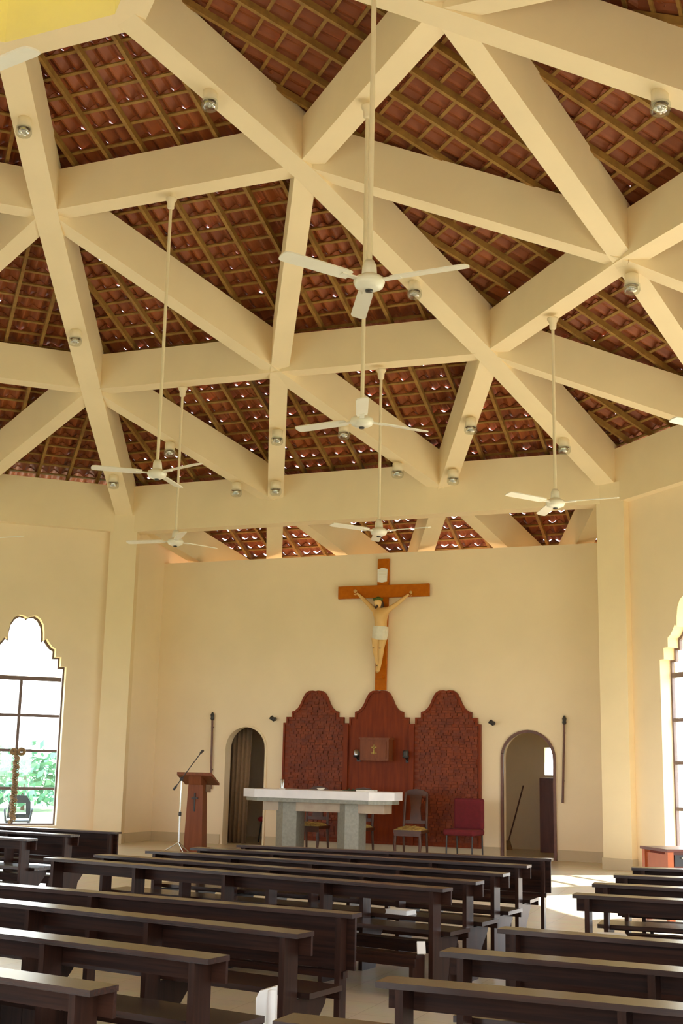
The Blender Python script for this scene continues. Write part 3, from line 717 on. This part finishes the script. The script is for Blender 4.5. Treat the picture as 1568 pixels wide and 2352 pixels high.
def blob(mb, c, r, n=10, m=None):
    pr_ = [(math.sin(i * PI / n) * r[0], -math.cos(i * PI / n) * r[2]) for i in range(n + 1)]
    sc = Matrix.Diagonal((1, r[1] / r[0], 1)); mb.lathe(pr_, c, 14, True, (m @ sc) if m is not None else sc); return mb
mb = MB(); blob(mb, cp(0.165, -0.205, 4.475), (0.072, 0.06, 0.075)); blob(mb, cp(0.225, -0.19, 4.40), (0.035, 0.04, 0.08)); blob(mb, cp(0.11, -0.19, 4.41), (0.03, 0.035, 0.07)); blob(mb, cp(0.163, -0.272, 4.378), (0.026, 0.018, 0.024))
mb.build('hair_and_beard', 'hair_paint', fig)
mb = MB(); blob(mb, cp(0.16, -0.277, 4.443), (0.010, 0.014, 0.02), 6)
mb.build('nose', 'skin_paint', fig)
mb = MB()
for ex_ in (0.138, 0.184): blob(mb, cp(ex_, -0.272, 4.462), (0.011, 0.006, 0.006), 6)
mb.box(cp(0.162, -0.283, 4.405), (0.028, 0.008, 0.006)); mb.build('eyes_and_mouth', 'ink', fig)
mb = MB(); 
for k in range(2): mb.tube([cp(0.16 + 0.075 * math.cos(q), -0.222 + 0.072 * math.sin(q), 4.51 + 0.012 * math.sin(q * 5 + k * 2)) for q in [i * 2 * PI / 20 for i in range(21)]], 0.014, 6, False)
blob(mb, cp(0.16, -0.215, 4.525), (0.06, 0.055, 0.035)); mb.build('crown', 'thorn_green', fig)
# loincloth
mb = MB(); rings = []
for i, (z, rx, ry, cx, cy) in enumerate(((4.03, 0.132, 0.120, 0.20, -0.172), (3.98, 0.138, 0.122, 0.198, -0.175), (3.92, 0.142, 0.122, 0.195, -0.178), (3.86, 0.140, 0.118, 0.195, -0.188), (3.81, 0.136, 0.118, 0.197, -0.198))):
    for k in range(28):
        q = 2 * PI * k / 28; fo = 1 + 0.035 * math.sin(q * 7 + i * 0.6)
        rings.append(cp(cx + rx * fo * math.cos(q), cy + ry * fo * math.sin(q), z - (0.03 * math.cos(q - 5.2) if i == 4 else 0) - (0.01 * math.cos(q) if i == 0 else 0)))
fs = [(i * 28 + k, i * 28 + (k + 1) % 28, (i + 1) * 28 + (k + 1) % 28, (i + 1) * 28 + k) for i in range(4) for k in range(28)]
mb.add(rings, fs, True); mb.tube([cp(0.31, -0.20, 4.0), cp(0.325, -0.20, 3.93), cp(0.315, -0.20, 3.84), cp(0.30, -0.20, 3.80)], [0.02, 0.024, 0.026, 0.02], 8); mb.build('loincloth', 'cloth_white', fig)
mb = MB()
for (x_, z_) in ((0.115, 3.64), (0.235, 3.635), (0.15, 3.335)): mb.box(cp(x_, -0.30 if z_ > 3.5 else -0.185, z_), (0.03, 0.02, 0.012))
mb.build('wound_marks', 'hair_paint', fig)

# ---- altar
AY = 10.0
alt = empty('altar', (-0.045, AY, SF), 0, 'white marble altar table on two grey stone pillars', 'altar')
def slab(z0, z1, xl, xr, y0, y1, ch):
    return MB().prism([(xl + ch, y0, z0), (xr - ch, y0, z0), (xr, y0 + ch * 0.8, z0), (xr, y1 - ch * 0.8, z0), (xr - ch, y1, z0), (xl + ch, y1, z0), (xl, y1 - ch * 0.8, z0), (xl, y0 + ch * 0.8, z0)], (0, 0, z1 - z0))
slab(0.92, 1.05, -1.455, 1.195, -0.02, 0.88, 0.33).build('table_top', 'white_marble', alt)
slab(0.86, 0.92, -1.41, 1.15, 0.02, 0.84, 0.31).build('lower_moulding', 'grey_granite', alt)
MB().box((-0.05, 0.46, 0.785), (2.12, 0.34, 0.15)).build('frieze', 'pink_marble', alt)
for x in (-0.70, 0.385):
    MB().prism([(x - 0.19, 0.34, 0), (x + 0.01, 0.16, 0), (x + 0.19, 0.30, 0), (x + 0.19, 0.62, 0), (x - 0.19, 0.62, 0)], (0, 0, 0.86)).build('pillar', 'grey_granite', alt)
ZT = SF + 1.05
r = empty('glass_cruet', (-0.80, AY + 0.25, ZT), 0, 'small clear glass standing at the left end of the altar', 'glass')
MB().lathe([(0.0, 0.0), (0.032, 0.0), (0.03, 0.02), (0.034, 0.15), (0.030, 0.16), (0.028, 0.15), (0.026, 0.02), (0.0, 0.015)]).build('tumbler', 'clear_glass', r)
MB().lathe([(0.0, 0.015), (0.024, 0.016), (0.027, 0.12), (0.0, 0.12)]).build('candle_stub', 'paper_white', r)
MB().lathe([(0.0, 0.0), (0.045, 0.0), (0.05, 0.012), (0.03, 0.012), (0.0, 0.01)]).build('saucer', 'paper_white', r)
r = empty('altar_bowl', (-0.18, AY + 0.4, ZT), 0, 'small pale dish on the altar top', 'dish')
MB().lathe([(0.0, 0.0), (0.04, 0.0), (0.075, 0.035), (0.07, 0.037), (0.035, 0.008), (0.0, 0.008)]).build('dish_bowl', 'cloth_white', r)
r = empty('altar_greens', (0.33, AY + 0.45, ZT), 0, 'low dark green sprig laid on the altar', 'sprig')
mb = MB()
for i in range(9): mb.tube([(i * 0.03 - 0.12, 0, 0.008), (i * 0.03 - 0.10, 0.03 * (-1) ** i, 0.02 + 0.01 * (i % 3))], [0.01, 0.003], 5)
mb.build('leaves', 'green_leaf_dark', r); MB().tube([(-0.15, 0, 0.008), (0.16, 0.01, 0.008)], 0.006, 6).build('stem', 'green_leaf_dark', r)
r = empty('altar_missal', (0.62, AY + 0.4, ZT), 0.1, 'flat dark book lying on the right half of the altar', 'book')
MB().box((0, 0, 0.012), (0.30, 0.2, 0.024)).build('pages', 'paper_white', r); MB().box((0, 0, 0.027), (0.31, 0.21, 0.006)).build('cover', 'green_leaf_dark', r)

# ---- lectern
LX, LY = -2.37, 10.25
lec = empty('lectern', (LX, LY, SF), math.radians(12), 'brown wooden lectern with slanted top and dark cross emblem', 'lectern')
mb = MB(); v = [(-0.16, -0.14, 0.0), (0.16, -0.14, 0.0), (0.16, 0.14, 0.0), (-0.16, 0.14, 0.0), (-0.125, -0.12, 1.08), (0.125, -0.12, 1.08), (0.125, 0.12, 1.08), (-0.125, 0.12, 1.08)]
mb.add(v, [(0, 3, 2, 1), (4, 5, 6, 7), (0, 1, 5, 4), (1, 2, 6, 5), (2, 3, 7, 6), (3, 0, 4, 7)]); post = mb.build('pillar', 'lectern_wood', lec)
MB().box((0, -0.137, 0.80), (0.022, 0.018, 0.30)).box((0, -0.137, 0.865), (0.11, 0.018, 0.024)).build('cross_emblem', 'dark_metal', post)
MB().prism([(-0.30, -0.22, 1.285), (-0.30, 0.27, 1.11), (-0.30, 0.27, 1.075), (-0.30, -0.22, 1.235)], (0.60, 0, 0)).build('reading_top', 'lectern_wood', lec)
MB().prism([(-0.11, -0.15, 1.08), (-0.11, 0.13, 1.08), (-0.11, 0.20, 1.11), (-0.11, -0.18, 1.22)], (0.22, 0, 0)).build('corbel', 'lectern_wood', lec)
MB().box((0, 0, 0.03), (0.40, 0.36, 0.06)).build('base_plate', 'lectern_wood', lec)
MB().box((0.17, 0.06, 1.02), (0.07, 0.07, 0.12)).build('junction_box', 'curtain_cloth', lec)
# ---- microphone stand
mx_, my_ = -2.36, 9.68
mic = empty('microphone_stand', (mx_, my_, SF), 0, 'slim chrome boom microphone stand beside the lectern', 'microphone stand')
MB().tube([(0, 0, 0.16), (0, 0, 0.62)], 0.016, 8).build('lower_tube', 'chrome', mic); MB().tube([(0, 0, 0.60), (0, 0, 1.17)], 0.011, 8).build('upper_tube', 'chrome', mic)
MB().lathe([(0.0, 0.58), (0.024, 0.59), (0.024, 0.65), (0.0, 0.66)], n=10).build('clutch', 'dark_metal', mic)
for k in range(3):
    al = math.radians(200 + 120 * k); MB().tube([(0, 0, 0.17), (0.26 * math.cos(al), 0.26 * math.sin(al), 0.015)], 0.012, 8).build('leg', 'chrome', mic)
boom = MB().tube([(-0.10, -0.02, 1.04), (0.32, 0.03, 1.60)], 0.008, 8).build('boom', 'dark_metal', mic)
MB().tube([(-0.13, -0.023, 1.0), (-0.085, -0.018, 1.06)], 0.02, 8).build('counterweight', 'dark_metal', boom)
MB().lathe([(0.0, 1.14), (0.03, 1.15), (0.03, 1.2), (0.0, 1.21)], n=10).build('boom_clamp', 'dark_metal', mic)
MB().tube([(0.31, 0.029, 1.59), (0.345, 0.033, 1.63), (0.365, 0.035, 1.645)], [0.016, 0.022, 0.018], 10).build('microphone', 'dark_metal', boom)

# ---- chairs behind the altar
def wood_chair(x, y, rz, label):
    r = empty('carved_chair', (x, y, SF), rz, label, 'chair', 'carved chairs behind the altar')
    for sx in (-1, 1):
        MB().tube([(sx * 0.20, -0.22, 0.0), (sx * 0.215, -0.225, 0.22), (sx * 0.20, -0.215, 0.42)], [0.018, 0.028, 0.024], 8).build('leg', 'chair_wood', r)
        MB().tube([(sx * 0.20, 0.26, 0.0), (sx * 0.195, 0.21, 0.42), (sx * 0.19, 0.25, 0.80), (sx * 0.185, 0.28, 1.02)], [0.018, 0.024, 0.022, 0.018], 8).build('back_post', 'chair_wood', r)
    MB().box((0, -0.005, 0.42), (0.47, 0.48, 0.05)).build('seat_frame', 'chair_wood', r)
    MB().prism([(-0.22, -0.25, 0.35), (0.22, -0.25, 0.35), (0.22, -0.25, 0.40), (-0.22, -0.25, 0.40)], (0, 0.02, 0)).build('front_rail', 'chair_wood', r)
    mb = MB(); g = 10; vv = []
    for i in range(g + 1):
        for j in range(g + 1):
            x_ = -0.22 + 0.44 * i / g; y_ = -0.235 + 0.44 * j / g; e_ = min(1, 4 * min(i / g, 1 - i / g)) * min(1, 4 * min(j / g, 1 - j / g))
            vv.append((x_, y_, 0.448 + 0.055 * math.sqrt(max(0, e_)) + 0.008 * math.sin(i * 2.3)))
    mb.add(vv, [(i * (g + 1) + j, (i + 1) * (g + 1) + j, (i + 1) * (g + 1) + j + 1, i * (g + 1) + j + 1) for i in range(g) for j in range(g)], True)
    mb.box((0, -0.015, 0.447), (0.44, 0.44, 0.01)); mb.build('seat_cushion', 'yellow_cushion', r)
    MB().prism([(-0.20, 0.265, 0.98), (0.20, 0.265, 0.98), (0.20, 0.265, 1.03), (0.12, 0.265, 1.075), (0, 0.265, 1.095), (-0.12, 0.265, 1.075), (-0.20, 0.265, 1.03)], (0, 0.035, 0)).build('crest_rail', 'chair_wood', r)
    MB().prism([(-0.10, 0.235, 0.56), (0.10, 0.235, 0.56), (0.08, 0.235, 0.78), (0.10, 0.235, 0.99), (-0.10, 0.235, 0.99), (-0.08, 0.235, 0.78)], (0, 0.03, 0)).build('splat', 'chair_wood', r)
    MB().box((0, 0.235, 0.56), (0.37, 0.03, 0.05)).build('lower_rail', 'chair_wood', r)
wood_chair(-0.70, 11.25, 0.0, 'carved wooden chair with yellow cushion, seen between the altar pillars')
wood_chair(0.12, 11.25, 0.0, 'carved wooden chair with yellow cushion, half hidden by the right altar pillar')
wood_chair(1.10, 11.2, 0.05, 'carved wooden chair with yellow cushion standing clear of the altar')
rc = empty('red_chair', (2.00, 11.25, SF), -0.1, 'dark red upholstered chair at the right end of the reredos', 'chair')
def pad(x, y, z, dx, dy, dz, nm, mt_, parent, bev=0.04):
    o = MB().box((x, y, z), (dx, dy, dz)).build(nm, mt_, parent); b = o.modifiers.new('bevel', 'BEVEL'); b.width = bev; b.segments = 3; return o
pad(0, 0.16, 0.72, 0.52, 0.09, 0.50, 'backrest', 'red_fabric', rc); pad(0, -0.06, 0.44, 0.54, 0.48, 0.10, 'seat', 'red_fabric', rc)
for sx in (-1, 1):
    MB().tube([(sx * 0.22, -0.26, 0.0), (sx * 0.22, -0.24, 0.40)], 0.014, 8).build('leg', 'dark_metal', rc); MB().tube([(sx * 0.22, 0.20, 0.0), (sx * 0.22, 0.17, 0.42), (sx * 0.22, 0.21, 0.62)], 0.014, 8).build('leg', 'dark_metal', rc)

# ---- wall items
def pole(x, z0, z1, lean, label):
    r = empty('wall_pole', (x, YW, z0), 0, label, 'pole', 'brown poles hung on the back wall')
    h = z1 - z0; mt_ = Matrix.Rotation(lean, 3, 'Y')
    MB().tube([mt_ @ Vector((0, -0.04, 0)), mt_ @ Vector((0, -0.04, h - 0.14))], 0.019, 10).build('shaft', 'pole_wood', r)
    MB().lathe([(0.0, 0.0), (0.02, 0.0), (0.036, 0.03), (0.03, 0.06), (0.036, 0.10), (0.02, 0.13), (0.012, 0.15), (0.0, 0.15)], mt_ @ Vector((0, -0.04, h - 0.15)), 12, True, mt_).build('finial', 'dark_metal', r)
    for q in (0.25, 0.8): MB().box(mt_ @ Vector((0, -0.018, h * q)), (0.03, 0.04, 0.02)).build('wall_hook', 'dark_metal', r)
pole(-3.15, 1.12, 2.52, -0.02, 'brown candle pole on the wall behind the lectern')
pole(3.385, 1.07, 2.49, 0.035, 'brown candle pole on the wall right of the right doorway')
def spot(x, z, label):
    r = empty('wall_spotlight', (x, YW, z), 0, label, 'spotlight', 'small dark spotlights beside the reredos')
    MB().lathe([(0.0, 0.0), (0.035, 0.0), (0.035, 0.02), (0.0, 0.02)], (0, 0, 0), 12, True, Matrix.Rotation(PI / 2, 3, 'X')).build('rose', 'dark_metal', r)
    MB().tube([(0, -0.02, 0), (0, -0.07, 0)], 0.012, 8).build('stem', 'dark_metal', r)
    MB().lathe([(0.0, -0.04), (0.03, -0.04), (0.042, 0.05), (0.036, 0.05), (0.0, 0.01)], (0, -0.09, 0), 12, True, Matrix.Rotation(-0.9, 3, 'Y')).build('lamp_head', 'dark_metal', r)
spot(-1.905, 2.40, 'small dark spotlight above the left doorway side of the reredos'); spot(2.21, 2.355, 'small dark spotlight between the reredos and the right doorway')

# ---- things behind the doorways
cur = empty('doorway_curtain', (-2.70, 12.62, SF), 0, 'brown-grey curtain hanging inside the left doorway', 'curtain')
pts = []; nseg = 40
for i in range(nseg + 1): pts.append((-0.50 + 0.66 * i / nseg, 0.030 * math.sin(i * 1.05) + 0.0))
mb = MB(); v = []
for z_ in (0.0, 2.5):
    for (x_, y_) in pts: v.append((x_ - (0.10 * (1 - z_ / 2.5) * (x_ + 0.55)), y_, z_))
n_ = nseg + 1; mb.add(v, [(i, i + 1, n_ + i + 1, n_ + i) for i in range(nseg)], True)
c_ = mb.build('cloth', 'curtain_cloth', cur); sm_ = c_.modifiers.new('solid', 'SOLIDIFY'); sm_.thickness = 0.006
MB().tube([(-0.6, 0, 2.52), (0.62, 0, 2.52)], 0.012, 8).build('curtain_rail', 'dark_metal', cur)
st = empty('red_stool', (-2.47, 13.35, SF), 0.2, 'stool with bright red seat inside the left doorway', 'stool')
pad(0, 0, 0.42, 0.42, 0.40, 0.08, 'seat', 'bright_red_fabric', st, 0.03)
for sx in (-1, 1):
    for sy in (-1, 1): MB().tube([(sx * 0.19, sy * 0.18, 0.0), (sx * 0.15, sy * 0.15, 0.385)], 0.013, 8).build('leg', 'dark_metal', st)
cab = empty('brown_cupboard', (2.92, 14.3, SF), 0, 'dark brown cupboard door seen through the right doorway', 'cupboard')
MB().box((0.0, 0.0, 0.65), (0.74, 0.55, 1.30)).build('carcass', 'door_wood', cab)
dr_ = MB().box((0.0, -0.285, 0.65), (0.70, 0.02, 1.22)).build('cupboard_door', 'door_wood', cab); MB().box((0.24, -0.305, 0.70), (0.03, 0.03, 0.12)).build('handle', 'lectern_wood', dr_)
brm = empty('broom', (1.88, 14.45, SF), 0, 'broom leaning on the wall inside the right doorway', 'broom')
MB().tube([(0.0, -0.12, 0.12), (0.22, 0.17, 1.15)], 0.013, 8).build('broomstick', 'pole_wood', brm); MB().prism([(-0.10, -0.15, 0.0), (0.08, -0.15, 0.0), (0.035, -0.15, 0.16), (-0.03, -0.15, 0.16)], (0, 0.05, 0)).build('bristles', 'dry_palm', brm)

# ---- desk by the right wall
dsk = empty('writing_desk', (6.15, 6.12, fz(6.1)), math.radians(38), 'orange-brown wooden desk near the right window', 'desk')
MB().box((0.15, 0, 0.765), (1.2, 0.6, 0.03)).build('desk_top', 'dark_desk_wood', dsk)
MB().box((0.15, -0.25, 0.66), (1.06, 0.03, 0.17)).build('front_rail', 'dark_desk_wood', dsk)
drw = MB().box((-0.20, -0.272, 0.66), (0.30, 0.02, 0.12)).build('drawer', 'black_plastic', dsk); MB().box((-0.20, -0.29, 0.69), (0.16, 0.02, 0.012)).build('pull', 'chrome', drw)
MB().box((0.15, 0.25, 0.66), (1.06, 0.03, 0.17)).build('back_rail', 'dark_desk_wood', dsk)
for x in (-0.40, 0.70):
    for y in (-0.25, 0.25): MB().box((x, y, 0.375), (0.07, 0.06, 0.75)).build('leg', 'desk_wood', dsk)
    MB().box((x, 0, 0.62), (0.03, 0.5, 0.2)).build('side_panel', 'desk_wood', dsk)

# ---- outside the left window
def shrub(p, r_, label, seed):
    rd = random.Random(seed); o = empty('shrub', (p[0], p[1], -0.32), 0, label, 'shrub', 'bushes outside the left window')
    mb = MB()
    for i in range(900):
        d = Vector((rd.gauss(0, 1), rd.gauss(0, 1), rd.gauss(0, 1))).normalized() * r_ * rd.uniform(0.55, 1.0); d.z = abs(d.z) * 1.1 + 0.25
        a_ = Vector((rd.gauss(0, 1), rd.gauss(0, 1), rd.gauss(0, 1))).normalized(); b_ = a_.cross(Vector((0.3, 0.5, 0.8))).normalized(); s_ = r_ * 0.10
        mb.add([d - a_ * s_, d + b_ * s_ * 0.5, d + a_ * s_, d - b_ * s_ * 0.5], [(0, 1, 2, 3)])
    mb.build('foliage', 'leaf', o); MB().tube([(0, 0, 0), (0.05, 0, r_ * 0.9)], [0.08, 0.03], 7).build('stem', 'trunk', o)
n, t = facet_frame(-1)
for i, (dn, ds, r_) in enumerate(((26, -4, 2.2), (30, -9.5, 2.8), (24, -13, 2.0), (34, 2, 2.6), (28, -19, 2.4))):
    p = n * (AP + dn) + t * (-2.9 + ds); shrub((p.x, p.y), r_, ('rounded', 'broad', 'small', 'tall', 'far')[i] + ' green bush on the lawn outside the left window', i)
p = n * (AP + 1.9) + t * (-3.25)
pc = empty('plastic_chair', (p.x, p.y, -0.32), 0.6, 'dark plastic chair outside the left window', 'chair')
MB().prism([(-0.22, -0.2, 0.74), (0.22, -0.2, 0.74), (0.22, 0.22, 0.74), (-0.22, 0.22, 0.74)], (0, 0, 0.03)).build('seat', 'black_plastic', pc)
MB().prism([(-0.22, 0.22, 0.80), (0.22, 0.22, 0.80), (0.20, 0.30, 1.10), (0.12, 0.33, 1.22), (-0.12, 0.33, 1.22), (-0.20, 0.30, 1.10)], (0, 0.03, 0), [[(-0.13, 0.245, 0.88), (0.13, 0.245, 0.88), (0.11, 0.30, 1.08), (-0.11, 0.30, 1.08)]]).build('backrest', 'black_plastic', pc)
for sx in (-1, 1):
    for sy in (-1, 1): MB().tube([(sx * 0.24, sy * 0.23, 0.0), (sx * 0.20, sy * 0.19, 0.75)], 0.022, 8).build('leg', 'black_plastic', pc)
    MB().tube([(sx * 0.22, -0.18, 0.76), (sx * 0.25, -0.16, 0.96), (sx * 0.25, 0.2, 0.98)], 0.02, 8).build('armrest', 'black_plastic', pc)
